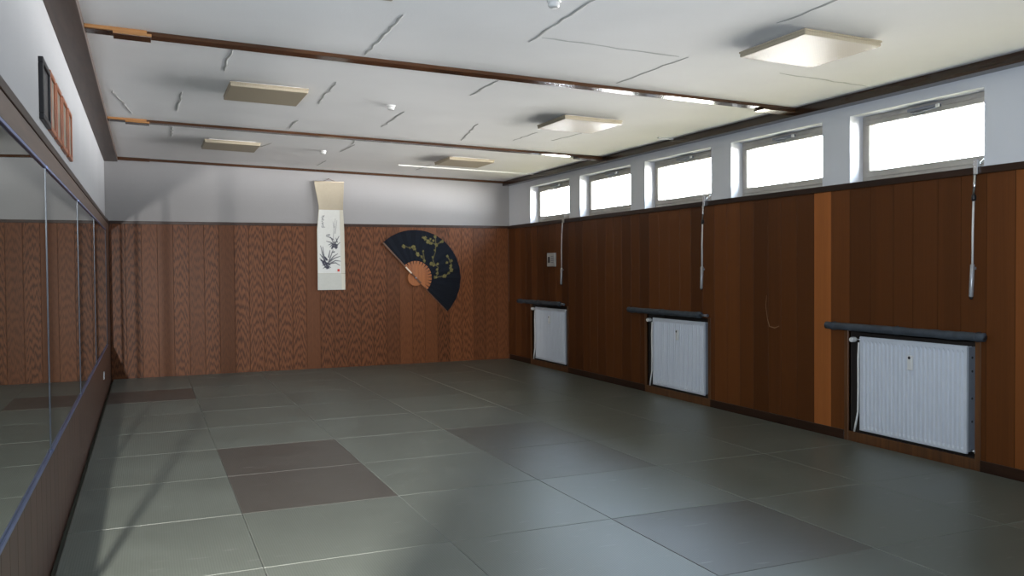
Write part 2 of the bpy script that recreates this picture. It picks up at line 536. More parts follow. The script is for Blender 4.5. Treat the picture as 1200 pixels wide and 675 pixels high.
# ------------------------------------------------------------------ plank panelling
def planks(name, mat, parent, axis, face, bounds, z0, z1, tones, groove=0.005, depth=0.004, holes=()):
    """vertical boards; axis 'x' = board across x on the back wall (front face at y = face), 'y' = along a side wall (front face at x = face)
    holes: (a, b, z0, z1) openings left out"""
    sgn = {'back': (0, -1), 'right': (-1, 0), 'left': (1, 0)}[axis]
    me = bpy.data.meshes.new(name)
    V, Fc, UV, TN = [], [], [], []
    def P(c, d, z):
        if axis == 'back': return (c, face + d, z)
        if axis == 'right': return (face + d, c, z)
        return (face - d, c, z)
    def quad(pts, us, tone):
        b = len(V); V.extend(pts); Fc.append((b, b + 1, b + 2, b + 3)); UV.append(us); TN.append(tone)
    for (a, b), tone in zip(bounds, tones):
        spans = [(a, b, z0, z1)]
        for (h0, h1, hz0, hz1) in holes:
            ns = []
            for (p, q, r, s) in spans:
                if q <= h0 or p >= h1 or s <= hz0 or r >= hz1:
                    ns.append((p, q, r, s)); continue
                if p < h0: ns.append((p, h0, r, s))
                if q > h1: ns.append((h1, q, r, s))
                m0, m1 = max(p, h0), min(q, h1)
                if r < hz0: ns.append((m0, m1, r, hz0))
                if s > hz1: ns.append((m0, m1, hz1, s))
            spans = ns
        for (p, q, r, s) in spans:
            gl_ = groove / 2 if abs(p - a) < 1e-6 else 0
            gr_ = groove / 2 if abs(q - b) < 1e-6 else 0
            ua, ub = (p - a) / (b - a), (q - a) / (b - a)
            quad([P(p + gl_, 0, r), P(q - gr_, 0, r), P(q - gr_, 0, s), P(p + gl_, 0, s)], [(ua, r), (ub, r), (ub, s), (ua, s)], tone)
            if gl_: quad([P(p, depth, r), P(p + gl_, 0, r), P(p + gl_, 0, s), P(p, depth, s)], [(ua, r), (ua, r), (ua, s), (ua, s)], (tone[0] * .6 - 0.33, 0, tone[2]))
            if gr_: quad([P(q - gr_, 0, r), P(q, depth, r), P(q, depth, s), P(q - gr_, 0, s)], [(ub, r), (ub, r), (ub, s), (ub, s)], (tone[0] * .6 - 0.33, 0, tone[2]))
            # thickness at the top and bottom
            quad([P(p, 0, s), P(q, 0, s), P(q, 0.025, s), P(p, 0.025, s)], [(ua, s)] * 4, tone)
    me.from_pydata(V, [], Fc)
    me.uv_layers.new(name='UVMap')
    me.color_attributes.new('tone', 'FLOAT_COLOR', 'CORNER')
    uvl, ca = me.uv_layers['UVMap'], me.color_attributes['tone']
    li = 0
    for us, tn in zip(UV, TN):
        for u in us:
            uvl.data[li].uv = u
            ca.data[li].color = (tn[0], tn[1], tn[2], 1)
            li += 1
    me.materials.append(mat)
    bm = bmesh.new(); bm.from_mesh(me)
    want = Vector((sgn[0], sgn[1], 0))
    for f in bm.faces:
        f.normal_update()
        if f.normal.dot(want) < 0 and abs(f.normal.z) < 0.5: f.normal_flip()
        if f.normal.z < -0.5: f.normal_flip()
    bm.to_mesh(me); bm.free()
    o = link(bpy.data.objects.new(name, me))
    o.parent = parent
    return o

R = random.Random(21)
# back wall boards
bx = [1.79 + 0.205 * k for k in range(-12, 20)]
bx = [x for x in bx if XL < x < XR]
bx = [XL] + bx + [XR]
bb = list(zip(bx[:-1], bx[1:]))
bt = []
for a, b in bb:
    base = R.choice([0.36, 0.42, 0.48, 0.54, 0.58])
    bt.append((base, R.choice([0.25, 0.6, 1.0, 1.0]), R.random()))
for i, (a, b) in enumerate(bb):
    if 0.95 < (a + b) / 2 < 1.2: bt[i] = (0.40, 0.3, 0.3)
    if 1.2 < (a + b) / 2 < 2.2: bt[i] = (0.60, 1.0, bt[i][2])
    if 2.2 < (a + b) / 2 < 2.4: bt[i] = (0.36, 0.15, bt[i][2])
    if 2.4 < (a + b) / 2 < 3.1: bt[i] = (0.50, 1.0, bt[i][2])
    if 4.45 < (a + b) / 2 < 4.85: bt[i] = (0.66, 0.8, bt[i][2])
    if (a + b) / 2 > 5.2: bt[i] = (0.55, 0.4, bt[i][2])
planks('wood_panelling', M['oak_back'], wall_back, 'back', YB, bb, -0.04, ZP - 0.04, bt)
MB().box(XL, XR, YB - 0.012, WB, ZP - 0.042, ZP, 0.002).build('cap_rail', M['trim_y'], wall_back)
MB().box(XL, XR, YB + 0.0045, WB, -0.042, ZP - 0.042).build('panel_backing', M['dark_gap'], wall_back)

# right wall boards
ry = [6.566, 6.386, 6.169, 5.951, 5.744, 5.528, 5.305, 5.069, 4.88, 4.654, 4.455, 4.248, 4.028]
yy = 4.028
while yy > Y0 + 0.22:
    yy -= 0.212; ry.append(yy)
ry.append(Y0)
yy = 6.566
while yy < YB - 0.22:
    yy += 0.2105; ry.insert(0, yy)
ry.insert(0, YB)
ry = sorted(ry)
rb = list(zip(ry[:-1], ry[1:]))
rt = []
for a, b in rb:
    m = (a + b) / 2
    tn = R.choice([0.20, 0.27, 0.36, 0.45, 0.55])
    if 5.744 < m < 5.951: tn = 2.3
    elif 5.528 < m < 5.744: tn = 0.62
    elif 5.305 < m < 5.528: tn = 0.25
    elif 4.3 < m < 5.3: tn = 0.30 + 0.06 * R.random()
    elif 3.7 < m < 4.028: tn = 1.15
    elif 6.9 < m < 7.32: tn = 0.75
    elif 7.75 < m < 8.6: tn = 0.6
    rt.append((tn, R.choice([0.0, 0.12, 0.3]), R.random()))
SUR = 0.045                                     # width of the niche surround
holes = [(a, b, NZ0 - 0.01, NZ1) for a, b in NICHE]
planks('wood_panelling', M['oak_right'], wall_right, 'right', XR, rb, -0.04, ZP - 0.05, rt, holes=holes)
MB().box(XR - 0.016, WR + 0.001, Y0, YB - 0.012, ZP - 0.052, ZP, 0.003).build('cap_rail', M['trim_y'], wall_right)
bk = MB()
for a, b in zip(ne[0::2], ne[1::2]): bk.box(XR + 0.0045, WR - 0.002, a, b, NZ0, NZ1)
bk.box(XR + 0.0045, WR - 0.002, Y0, YB, NZ1, ZP - 0.05); bk.box(XR + 0.0045, WR - 0.002, Y0, YB, -0.042, NZ0)
bk.build('panel_backing', M['dark_gap'], wall_right)
# baseboard pieces between the niches
cur = Y0
bs = MB()
for a, b in NICHE + [(YB - 0.016, 99)]:
    bs.box(XR - 0.014, XR - 0.0005, cur, min(a - SUR, YB), -0.04, 0.075, 0.003)
    cur = b + SUR
tag(bs.build('baseboard_right', M['trim_y']), 'dark wooden baseboard under the window wall panelling', 'baseboard', kind='structure')
for a, b in NICHE:
    s = MB()
    s.box(XR - 0.008, XR + 0.03, a - SUR, a, -0.04, NZ1 + 0.005, 0.002)
    s.box(XR - 0.008, XR + 0.03, b, b + SUR, -0.04, NZ1 + 0.005, 0.002)
    s.box(XR - 0.006, XR + 0.03, a, b, -0.04, NZ0, 0.002)
    s.build('niche_surround', M['niche_wood'], wall_right)
# scratch on the boards
sc = MB()
sc.tube([(XR - 0.001, 6.585, 1.20), (XR - 0.001, 6.598, 1.10), (XR - 0.001, 6.575, 0.98), (XR - 0.001, 6.545, 0.905), (XR - 0.001, 6.47, 0.893), (XR - 0.001, 6.41, 0.915)], [0.001, 0.002, 0.002, 0.004, 0.005, 0.002], 6)
sc.build('pale_scratch', plain('scratched wood', (0.24, 0.13, 0.06, 1), 0.6), wall_right)

# left wall boards below the mirrors and before / beyond them
ly = [Y0 + 0.2 * k for k in range(int((YB - Y0) / 0.2) + 1)] + [YB]
lb = list(zip(ly[:-1], ly[1:]))
lt = [(R.uniform(0.3, 0.5), R.choice([0.2, 0.5]), R.random()) for _ in lb]
holes = [(MY0 - 0.02, MY1 + 0.02, MZ0 - 0.01, ZP)]
planks('wood_panelling', M['oak_left'], wall_left, 'left', XL - 0.002, lb, -0.04, 2.05, lt, holes=holes)
s = MB()
s.box(WL, XL - 0.007, Y0, YB, -0.042, MZ0 - 0.012)
s.box(WL, XL - 0.007, Y0, MY0 - 0.02, MZ0 - 0.012, 2.05)
s.box(WL, XL - 0.007, MY1 + 0.02, YB, MZ0 - 0.012, 2.05)
s.build('panel_backing', M['dark_gap'], wall_left)
s = MB().box(WL, XL - 0.001, Y0, YB, MZ0 - 0.014, MZ0 - 0.002, 0.001).build('ledge', M['trim_y'], wall_left)
s = MB()
s.box(WL, XL + 0.001, Y0, YB, MZ1 - 0.002, 2.128, 0.002)
s.build('mirror_head_board', M['mirror_trim'], wall_left)
MB().box(WL, XL + 0.006, Y0, YB, 2.129, 2.172, 0.002).build('cap_rail', M['trim_y'], wall_left)

# ------------------------------------------------------------------ mirrors
MED = [1.08, 3.07, 4.985, 7.20, 9.40, 12.02]
mlab = ['frameless wall mirror wholly left of the photo frame, beside the viewer', 'large frameless wall mirror cut off by the left edge of the photo',
        'frameless wall mirror just right of the first bright seam', 'narrow looking frameless wall mirror left of the last seam',
        'frameless wall mirror closest to the far left corner']
for i, (a, b) in enumerate(zip(MED[:-1], MED[1:])):
    a2, b2 = a + 0.009, b - 0.009
    m = MB()
    m.box(XL - 0.012, XL - 0.006, a2, b2, MZ0, MZ1 - 0.003)
    o = m.build('wall_mirror', M['mirror'])
    e = 0.004
    # bright bevelled rim around the pane
    MB().prism([(XL - 0.0058, a2), (XL - 0.003, a2), (XL - 0.0058, a2 + e)], 'z', MZ0, MZ1 - 0.003).build('bevelled_edge', M['mirror_edge'], o)
    MB().prism([(XL - 0.0058, b2 - e), (XL - 0.003, b2), (XL - 0.0058, b2)], 'z', MZ0, MZ1 - 0.003).build('bevelled_edge', M['mirror_edge'], o)
    MB().box(XL - 0.0058, XL + 0.004, a2, b2, MZ0 - 0.002, MZ0 + 0.014, 0.001).build('edge_channel', M['alu'], o)
    MB().box(XL - 0.0058, XL + 0.003, a2, b2, MZ1 - 0.018, MZ1 - 0.003, 0.001).build('edge_channel', M['alu'], o)
    tag(o, mlab[i], 'mirror', 'row of wall mirrors')
sm = MB()
for y in MED:
    sm.box(XL - 0.030, XL - 0.0125, y - 0.022, y + 0.022, MZ0 - 0.002, MZ1)
sm.build('mirror_joint_batten', M['dark_gap'], wall_left)

# ------------------------------------------------------------------ ceiling trims
o = MB().prism([(WL, 2.995), (-0.335, 2.995), (-0.335, zc(-0.335) + 0.002), (WL, zc(WL) + 0.002)], 'y', Y0, WB, 0.002).build('trim_1', M['soffit'])
tag(o, 'wide flat brown board along the ceiling over the mirrors', 'trim', kind='structure')
o = MB().prism([(5.40, 2.834), (WR, 2.834), (WR, zc(WR) + 0.002), (5.40, zc(5.40) + 0.002)], 'y', Y0, WB, 0.002).build('trim_2', M['trim_x'])
o.data.materials[0] = timber('dark glossy trim over the windows', (0.012, 0.0055, 0.0035, 1), (0.045, 0.019, 0.009, 1), 'y', 0.16)
tag(o, 'dark varnished strip between ceiling and window wall', 'trim', kind='structure')
def cross_board(name, y0, y1, th, label, x0=-0.335, x1=5.40):
    b = MB()
    b.prism([(x0, zc(x0) - th), (x1, zc(x1) - th), (x1, zc(x1) + 0.002), (x0, zc(x0) + 0.002)], 'y', y0, y1, 0.002)
    return tag(b.build(name, M['trim_x']), label, 'trim', kind='structure')
def slat(parent, x0, x1, y0, y1, top, th, mat, name):
    b = MB()
    b.prism([(x0, zc(x0) - top - th), (x1, zc(x1) - top - th), (x1, zc(x1) - top), (x0, zc(x0) - top)], 'y', y0, y1, 0.001)
    return b.build(name, mat, parent)
for nm, y, lab in (('trim_3', 6.085, 'nearest dark varnished board crossing the ceiling'), ('trim_4', 9.62, 'second dark varnished board crossing the ceiling')):
    cb = cross_board(nm, y, y + 0.115, 0.026, lab)
    slat(cb, -0.335, 0.03, y - 0.022, y - 0.001, 0.0, 0.022, M['fresh_wood'], 'splice_slat')
    slat(cb, -0.17, 0.055, y - 0.016, y + 0.118, 0.0265, 0.016, M['trim_x'], 'splice_board')
    slat(cb, -0.17, 0.058, y - 0.034, y - 0.017, 0.024, 0.016, M['fresh_wood'], 'splice_slat')
    slat(cb, 5.045, 5.399, y - 0.002, y + 0.135, 0.0265, 0.018, M['trim_x'], 'splice_board')
cb = cross_board('trim_5', WB - 0.055, WB, 0.034, 'dark strip between ceiling and the far wall')
slat(cb, -0.335, 0.07, WB - 0.072, WB - 0.056, 0.0, 0.045, M['trim_x'], 'splice_board')

# ------------------------------------------------------------------ windows
def window(i, ya, yb, with_crank=False):
    w = empty('window_%d' % i, (5.655, (ya + yb) / 2, WZ0))
    tag(w, None, None, None, 'structure')
    hw = (yb - ya) / 2
    H = WZ1 - WZ0
    f = MB()                                    # outer frame
    f.box(0, 0.06, -hw, hw, 0, 0.058, 0.004); f.box(0, 0.06, -hw, hw, H - 0.05, H, 0.004)
    f.box(0, 0.06, -hw, -hw + 0.048, 0.058, H - 0.05, 0.004); f.box(0, 0.06, hw - 0.048, hw, 0.058, H - 0.05, 0.004)
    f.build('window_frame', M['frame'], w)
    s = MB()                                    # tilting sash
    a, b, z0, z1 = -hw + 0.042, hw - 0.042, 0.050, H - 0.040
    s.box(-0.014, 0.04, a, b, z0, z0 + 0.056, 0.006); s.box(-0.014, 0.04, a, b, z1 - 0.044, z1, 0.006)
    s.box(-0.014, 0.04, a, a + 0.048, z0 + 0.056, z1 - 0.044, 0.006); s.box(-0.014, 0.04, b - 0.048, b, z0 + 0.056, z1 - 0.044, 0.006)
    so = s.build('sash', M['frame'], w)
    MB().box(0.012, 0.016, a + 0.046, b - 0.046, z0 + 0.054, z1 - 0.042).build('pane', M['glass'], so)
    g = MB()                                    # scissor stay in the head of the frame
    g.box(-0.055, -0.016, -0.17, 0.12, H - 0.050, H - 0.028, 0.003)
    g.tube([(-0.035, -0.15, H - 0.052), (-0.040, 0.02, H - 0.064), (-0.030, 0.10, H - 0.055)], 0.006, 8)
    st = g.build('stay_arm', M['grey_metal'], w)
    MB().box(-0.062, -0.05, -0.185, -0.150, H - 0.055, H - 0.030, 0.003).build('stay_catch', M['white_plastic'], st)
    MB().box(-0.017, -0.0135, -0.02, 0.10, z1 - 0.032, z1 - 0.018, 0.001).build('latch_plate', M['grey_metal'], so)
    return w
for i, (a, b) in enumerate(WIN):
    w = window(i + 1, a, b)

# ------------------------------------------------------------------ tatami mats
CX = [-0.435, 0.515, 1.495, 2.50, 3.490, 4.475, 5.462]
RY = [12.925, 12.50, 11.50, 10.50, 9.50, 8.48, 7.46, 6.43, 5.40, 4.37, 3.34, 2.31]
KIND = {(1, 6): 'brown', (1, 7): 'brown', (3, 6): 'olive', (3, 7): 'olive', (0, 2): 'brown', (3, 9): 'olive'}
OC = ['mirror side column', 'second column from the mirrors', 'third column from the mirrors', 'third column from the windows', 'second column from the windows', 'window side column']
ON = ['short row against the far wall', 'first full row from far wall', 'second full row from far wall', 'third full row from far wall', 'fourth full row from far wall', 'fifth full row from far wall',
      'sixth full row from far wall', 'seventh full row from far wall', 'eighth full row from far wall', 'ninth full row from far wall', 'tenth full row from far wall']
HIDE = {(0, 10), (1, 10), (2, 10)}      # entirely outside the frame
mesh_cache = {}
def mat_mesh(w, d, kind):
    key = (round(w, 4), round(d, 4), kind)
    if key not in mesh_cache:
        bm = bmesh.new()
        bmesh.ops.create_cube(bm, size=1)
        for v in bm.verts: v.co = Vector((v.co.x * w, v.co.y * d, (v.co.z - 0.5) * 0.041))
        tops = [e for e in bm.edges if all(v.co.z > -0.001 for v in e.verts)]
        ups = [e for e in bm.edges if abs(e.verts[0].co.z - e.verts[1].co.z) > 0.01]
        r = bmesh.ops.bevel(bm, geom=tops + ups, offset=0.0035, segments=2, profile=0.5, affect='EDGES')
        me = bpy.data.meshes.new('tatami_mat')
        for f in bm.faces:
            f.material_index = 0 if f.normal.z > 0.999 else 1
        bm.to_mesh(me); bm.free()
        for m in MATK[kind]: me.materials.append(m)
        mesh_cache[key] = me
    return mesh_cache[key]
KN = dict(green='sage green tatami mat', brown='dark brown tatami mat', olive='greyish brown tatami mat')
for r in range(len(RY) - 1):
    for c in range(6):
        if (c, r) in HIDE: continue
        k = KIND.get((c, r), 'green')
        x0, x1, y1, y0 = CX[c], CX[c + 1], RY[r], RY[r + 1]
        jx, jy = random.uniform(-0.0015, 0.0015), random.uniform(-0.0015, 0.0015)
        o = link(bpy.data.objects.new('tatami_mat', mat_mesh(x1 - x0 - 0.003, y1 - y0 - 0.003, k)))
        o.location = ((x0 + x1) / 2 + jx * 0.3, (y0 + y1) / 2 + jy * 0.3, random.uniform(-0.0008, 0.0))
        tag(o, KN[k] + ', ' + OC[c] + ', ' + ON[r], 'tatami mat', 'tatami mats covering the floor')

# ------------------------------------------------------------------ radiators, foam sleeves
def radiator(y0, label):
    """local origin: near bottom corner on the panelling plane; y runs away from the viewer, x into the niche"""
    L, z0, z1 = 1.02, 0.098, 0.888
    t_ = empty('radiator', (XR, y0, 0.0))
    tag(t_, label, 'radiator', 'panel radiators under the windows')
    # fluted front sheet
    n, prof = 24, []
    pitch = (L - 0.05) / n
    ys = [(0.0, 0.0), (0.018, 0.0)]
    y = 0.025
    for i in range(n):
        ys += [(y, 0.0), (y + pitch * 0.18, 0.0125), (y + pitch * 0.40, 0.0125), (y + pitch * 0.58, 0.0)]
        y += pitch
    ys += [(L - 0.018, 0.0), (L, 0.0)]
    m = MB(); bm = m.bm
    lo, hi = z0 + 0.030, z1 - 0.045
    rows = []
    for z, k in ((z0, 0), (lo - 0.012, 0), (lo + 0.012, 1), (hi - 0.012, 1), (hi + 0.012, 0), (z1 - 0.012, 0), (z1 - 0.003, -0.6), (z1, -1.6)):
        rows.append([bm.verts.new(((d * k if k >= 0 else -k * 0.006), yy_, z)) for yy_, d in ys])
    for a, b in zip(rows[:-1], rows[1:]):
        for i in range(len(ys) - 1):
            f = bm.faces.new((a[i], a[i + 1], b[i + 1], b[i]))
    bmesh.ops.recalc_face_normals(bm, faces=list(bm.faces))
    # body behind the sheet
    m.box(0.0126, 0.0142, 0.0, L, z0, z1 - 0.002)
    m.box(0.0, 0.012, 0.0, 0.002, z0, z1 - 0.006); m.box(0.0, 0.012, L - 0.002, L, z0, z1 - 0.006)
    m.box(0.0, 0.012, 0.0, L, z0 - 0.001, z0 + 0.002)
    m.build('front_panel', M['rad'], t_)
    s = MB()
    s.box(0.0145, 0.125, 0.012, L - 0.012, z0 + 0.012, z1 - 0.03)
    s.build('convector_body', M['rad_side'], t_)
    g = MB()
    for k in range(26):
        g.box(0.02, 0.12, 0.02 + k * 0.038, 0.026 + k * 0.038, z1 - 0.032, z1 - 0.012)
    g.build('top_grille', M['rad'], t_)
    p = MB(); p.box(0.014, 0.125, 0.001, 0.011, z0 + 0.01, z1 - 0.012, 0.003)
    sp_ = p.build('side_cover', M['rad_side'], t_)
    for z in (0.80, 0.70, 0.50, 0.33):
        MB().disc_stack([(0.009, -0.001), (0.009, 0.0015)], (0.055, 0.0005, z), 14, 'y').build('side_hole', M['black'], sp_)
    c = MB()
    c.box(-0.026, -0.0005, 0.470, 0.512, 0.660, 0.775, 0.004)
    cm = c.build('heat_meter', M['white_plastic'], t_)
    MB().disc_stack([(0.012, -0.0275), (0.012, -0.0262)], (0, 0.491, 0.757), 16, 'x').build('meter_button', M['black'], cm)
    v = MB()
    v.tube([(0.055, L + 0.0, 0.855), (0.055, L + 0.028, 0.855)], 0.012, 14)
    v.tube([(0.055, L + 0.026, 0.855), (0.020, L + 0.055, 0.855)], 0.011, 14)
    vo = v.build('valve', M['chrome'], t_)
    k = MB(); k.disc_stack([(0.016, 0.0), (0.021, -0.008), (0.023, -0.022), (0.022, -0.05), (0.017, -0.058)], (0.018, L + 0.060, 0.857), 20, 'x')
    k.build('valve_knob', M['white_plastic'], vo)
    q = MB(); q.tube([(0.002, L + 0.010, 0.835), (-0.004, L + 0.012, 0.70), (0.000, L + 0.014, 0.45), (-0.002, L + 0.016, 0.25), (-0.010, L + 0.030, 0.15), (-0.008, L + 0.05, 0.080)], 0.0085, 10)
    q.build('thin_pipe', M['white_plastic'], t_)
    u = MB()
    u.tube([(0.05, -0.002, 0.115), (0.05, -0.030, 0.115)], 0.014, 14)
    u.tube([(0.05, -0.030, 0.130), (0.05, -0.030, 0.080)], 0.011, 14)
    u.build('return_valve', M['chrome'], t_)
    w = MB(); w.tube([(0.10, L + 0.06, 0.08), (0.10, L + 0.06, 0.80), (0.055, L + 0.028, 0.853)], 0.012, 12)
    w.build('supply_pipe', M['niche_dark'], t_)
    return t_
RL = ['white radiator nearest the viewer, below the largest window', 'white radiator in the middle, below the second window crank', 'white radiator next to the far wall, below the small wall box']
for y, l in zip(RADY, RL):
    radiator(y, l)

def sleeve(y0, y1, label, seed, rod):
    rr = random.Random(seed)
    o = empty('foam_roll', (XR - 0.034, (y0 + y1) / 2, 0.962))
    tag(o, label, 'foam roll', 'foam rolls over the radiators')
    L = (y1 - y0) / 2
    n = 26
    path, rad = [], []
    for i in range(n + 1):
        f = i / n
        path.append((0.002 * rr.uniform(-1, 1), -L + 2 * L * f, 0.0025 * rr.uniform(-1, 1)))
        rad.append(0.0315 + rr.uniform(-0.0012, 0.0012))
    path.append((0, L + 0.004, 0)); rad.append(0.024)
    path.insert(0, (0, -L - 0.004, 0)); rad.insert(0, 0.024)
    m = MB().tube(path, rad, 20)
    b = m.build('foam_sleeve', M['foam'], o)
    d = MB().disc_stack([(0.019, -L - 0.0055), (0.019, -L - 0.004)], (0, 0, 0), 18, 'y')
    d.build('sleeve_bore', M['black'], b)
    if rod:
        MB().tube([(0.004, -L - 0.10, 0.0), (0.004, -L, 0.0)], 0.014, 12).disc_stack([(0.016, -L - 0.115), (0.018, -L - 0.10)], (0.004, 0, 0), 14, 'y').build('rod_end', M['grey_metal'], o)
    for yb in (-L * 0.93, L * 0.02, L * 0.9):      # wire loops that hold the roll on the boards
        pts = [(0.0335, yb, 0.036), (0.0, yb, 0.0345)] + [(-0.0345 * math.sin(a), yb, 0.0345 * math.cos(a)) for a in [math.pi * k / 8 for k in range(1, 8)]] + [(0.0, yb, -0.0345), (0.0335, yb, -0.036)]
        MB().tube(pts, 0.0022, 8).build('holding_clip', M['foam'], o)
    return o
sleeve(4.235, 5.76, 'grey foam roll above the radiator nearest the viewer', 1, False)
sleeve(7.60, 9.09, 'grey foam roll above the middle radiator', 2, True)
sleeve(10.98, 12.48, 'grey foam roll above the radiator next to the far wall', 3, True)

# ------------------------------------------------------------------ window cranks
def crank(y, label, chrome):
    o = empty('window_crank', (XR - 0.018, y, ZP))
    tag(o, label, 'window crank', 'crank rods of the windows')
    b = MB()
    b.box(-0.004, 0.10, -0.016, 0.016, 0.002, 0.012, 0.002)
    b.box(-0.020, 0.006, -0.018, 0.018, -0.055, 0.055, 0.004)
    b.tube([(0.02, 0.0, 0.015), (0.06, -0.01, 0.055), (0.12, -0.02, 0.075)], 0.007, 10)
    b.build('bracket', M['chrome'] if chrome else M['frame'], o)
    h = MB()
    h.tube([(-0.018, 0, -0.05), (-0.028, 0.002, -0.20)], 0.011 if chrome else 0.008, 12)
    h.build('upper_tube', M['chrome'] if chrome else M['white_plastic'], o)
    if chrome:
        j = MB(); j.tube([(-0.028, 0.002, -0.195), (-0.0285, 0.002, -0.205), (-0.030, 0.002, -0.235), (-0.030, 0.002, -0.245)], [0.009, 0.016, 0.016, 0.009], 14)
        j.build('universal_joint', M['black'], o)
    r = MB(); r.tube([(-0.029, 0.002, -0.20), (-0.036, 0.004, -0.46), (-0.034, 0.006, -0.715)], 0.0075, 12)
    r.build('rod', M['white_plastic'], o)
    g = MB(); g.tube([(-0.034, 0.006, -0.695), (-0.034, 0.006, -0.70), (-0.040, 0.012, -0.925), (-0.040, 0.012, -0.93)], [0.010, 0.0155, 0.0155, 0.012], 14)
    g.box(-0.030, -0.008, -0.006, 0.006, -0.735, -0.715, 0.002)
    go = g.build('handle', plain('light grey handle sleeve', (0.42, 0.42, 0.43, 1), 0.3, 0.4), o)
    e = MB(); e.tube([(-0.040, 0.012, -0.93), (-0.040, 0.012, -0.946)], [0.0125, 0.009], 12)
    e.build('end_cap', M['black'], go)
    return o
crank(4.312, 'metal crank rod hanging from the window nearest the viewer', True)
crank(7.545, 'metal crank rod hanging from the middle window of the row', True)
crank(10.885, 'thin white crank rod beside the small wall box near the far corner', False)

# ------------------------------------------------------------------ small wall things
o = empty('wall_box', (XR, 11.29, 1.603))
tag(o, 'small light grey control box on the window wall near the far corner', 'control box')
MB().box(-0.030, 0.0, -0.13, 0.13, -0.100, 0.100, 0.006).build('housing', plain('light grey box', (0.46, 0.45, 0.43, 1), 0.5), o)
MB().box(-0.042, -0.030, 0.035, 0.070, -0.045, 0.045, 0.003).build('switch', M['black'], o)
m = MB()
for z in (0.05, 0.02, -0.01, -0.04): m.box(-0.0315, -0.030, -0.09, 0.0, z - 0.006, z + 0.004)
m.build('printed_lines', M['grey_metal'], o)

o = empty('wall_socket', (XL - 0.002, 10.73, 0.30))
tag(o, 'small white socket on the dark boards below the mirrors, far left corner', 'socket')
MB().box(0.0, 0.010, -0.042, 0.042, -0.042, 0.042, 0.004).build('cover_plate', M['white_plastic'], o)
MB().disc_stack([(0.020, 0.0105), (0.020, 0.012)], (0, 0, 0), 20, 'x').build('socket_insert', M['grey_metal'], o)

# ------------------------------------------------------------------ ceiling lamps, smoke detectors, cable ducts
def lamp():
    o = empty('ceiling_lamp', (0, 0, 0))
    tag(o, 'x', 'ceiling lamp', 'square ceiling lamps')
    s = 0.3125
    h = MB().box(-s + 0.05, s - 0.05, -s + 0.05, s - 0.05, -0.030, 0.004, 0.004)
    h.build('housing', M['white_plastic'], o)
    p = MB(); p.box(-s, s, -s, s, -0.052, -0.024, 0.007, 3)
    p.build('diffuser_panel', M['lamp'], o)
    r = MB()
    w = 0.012
    for (x0, x1, y0, y1) in ((-s - .004, s + .004, -s - .004, -s + w), (-s - .004, s + .004, s - w, s + .004), (-s - .004, -s + w, -s + w, s - w), (s - w, s + .004, -s + w, s - w)):
        r.box(x0, x1, y0, y1, -0.026, -0.014, 0.002)
    r.build('rim', M['lamp'], o)
    return o
L0 = lamp()
LP = [(4.04, 4.43, 'square cream ceiling lamp nearest the viewer on the window side'), (4.00, 7.60, 'square cream ceiling lamp between the two cross boards on the window side'),
      (3.96, 10.84, 'square tan ceiling lamp nearest the far wall on the window side'), (0.965, 4.32, 'square ceiling lamp cut by the top edge of the photo'),
      (0.965, 7.59, 'square tan ceiling lamp between the two cross boards on the mirror side'), (0.965, 10.86, 'square tan ceiling lamp nearest the far wall on the mirror side')]
for i, (x, y, l) in enumerate(LP):
    o = L0 if i == 0 else copy_tree(L0)
    o.location = (x, y, zc(x)); o.rotation_euler = (0, SLOPE, 0)
    o['label'] = l
def detector():
    o = empty('smoke_detector', (0, 0, 0))
    tag(o, 'x', 'smoke detector', 'smoke detectors on the ceiling')
    MB().disc_stack([(0.040, 0.002), (0.040, -0.010), (0.037, -0.014)], (0, 0, 0), 28).build('base', M['detector'], o)
    MB().disc_stack([(0.030, -0.013), (0.033, -0.020), (0.033, -0.034), (0.026, -0.042), (0.008, -0.044)], (0, 0, 0), 28).build('sensor_head', M['detector'], o)
    return o
D0 = detector()
for i, (x, y, l) in enumerate([(2.14, 4.36, 'white smoke detector at the top edge of the photo'), (2.10, 7.70, 'white smoke detector between the two ceiling cross boards'), (2.09, 10.92, 'white smoke detector on the ceiling nearest the far wall')]):
    o = D0 if i == 0 else copy_tree(D0)
    o.location = (x, y, zc(x)); o.rotation_euler = (0, SLOPE, 0); o['label'] = l
def duct(x0, x1, y, label):
    b = MB()
    b.prism([(x0, zc(x0) - 0.016), (x1, zc(x1) - 0.016), (x1, zc(x1) + 0.012), (x0, zc(x0) + 0.012)], 'y', y - 0.015, y + 0.015, 0.003)
    o = b.build('cable_duct', M['white_plastic'])
    tag(o, label, 'cable duct')
duct(5.20, 5.399, 8.03, 'short white cable duct at the dark strip above the middle window')
duct(3.30, 5.399, 11.75, 'long white cable duct on the ceiling near the far wall')

# ------------------------------------------------------------------ framed pictures on the left wall
def framed(y0, y1, z0, z1, fm, pm, depth, bw, label, name='framed_picture', group=None):
    o = empty(name, (WL, (y0 + y1) / 2, (z0 + z1) / 2))
    tag(o, label, 'picture frame', group)
    hw, hh = (y1 - y0) / 2, (z1 - z0) / 2
    f = MB()
    f.box(0, depth, -hw, hw, -hh, -hh + bw, 0.003); f.box(0, depth, -hw, hw, hh - bw, hh, 0.003)
    f.box(0, depth, -hw, -hw + bw, -hh + bw, hh - bw, 0.003); f.box(0, depth, hw - bw, hw, -hh + bw, hh - bw, 0.003)
    f.build('frame', fm, o)
    MB().box(0.001, depth * 0.55, -hw + bw * .8, hw - bw * .8, -hh + bw * .8, hh - bw * .8).build('picture', pm, o)
    return o
framed(5.14, 5.52, 2.292, 2.622, M['black_frame'], M['dark_picture'], 0.024, 0.032, 'black framed picture, nearest of the row above the mirrors')
fl = ['orange framed picture beside the black frame', 'second orange framed picture from the black frame', 'third orange framed picture from the black frame', 'orange framed picture furthest from the black frame']
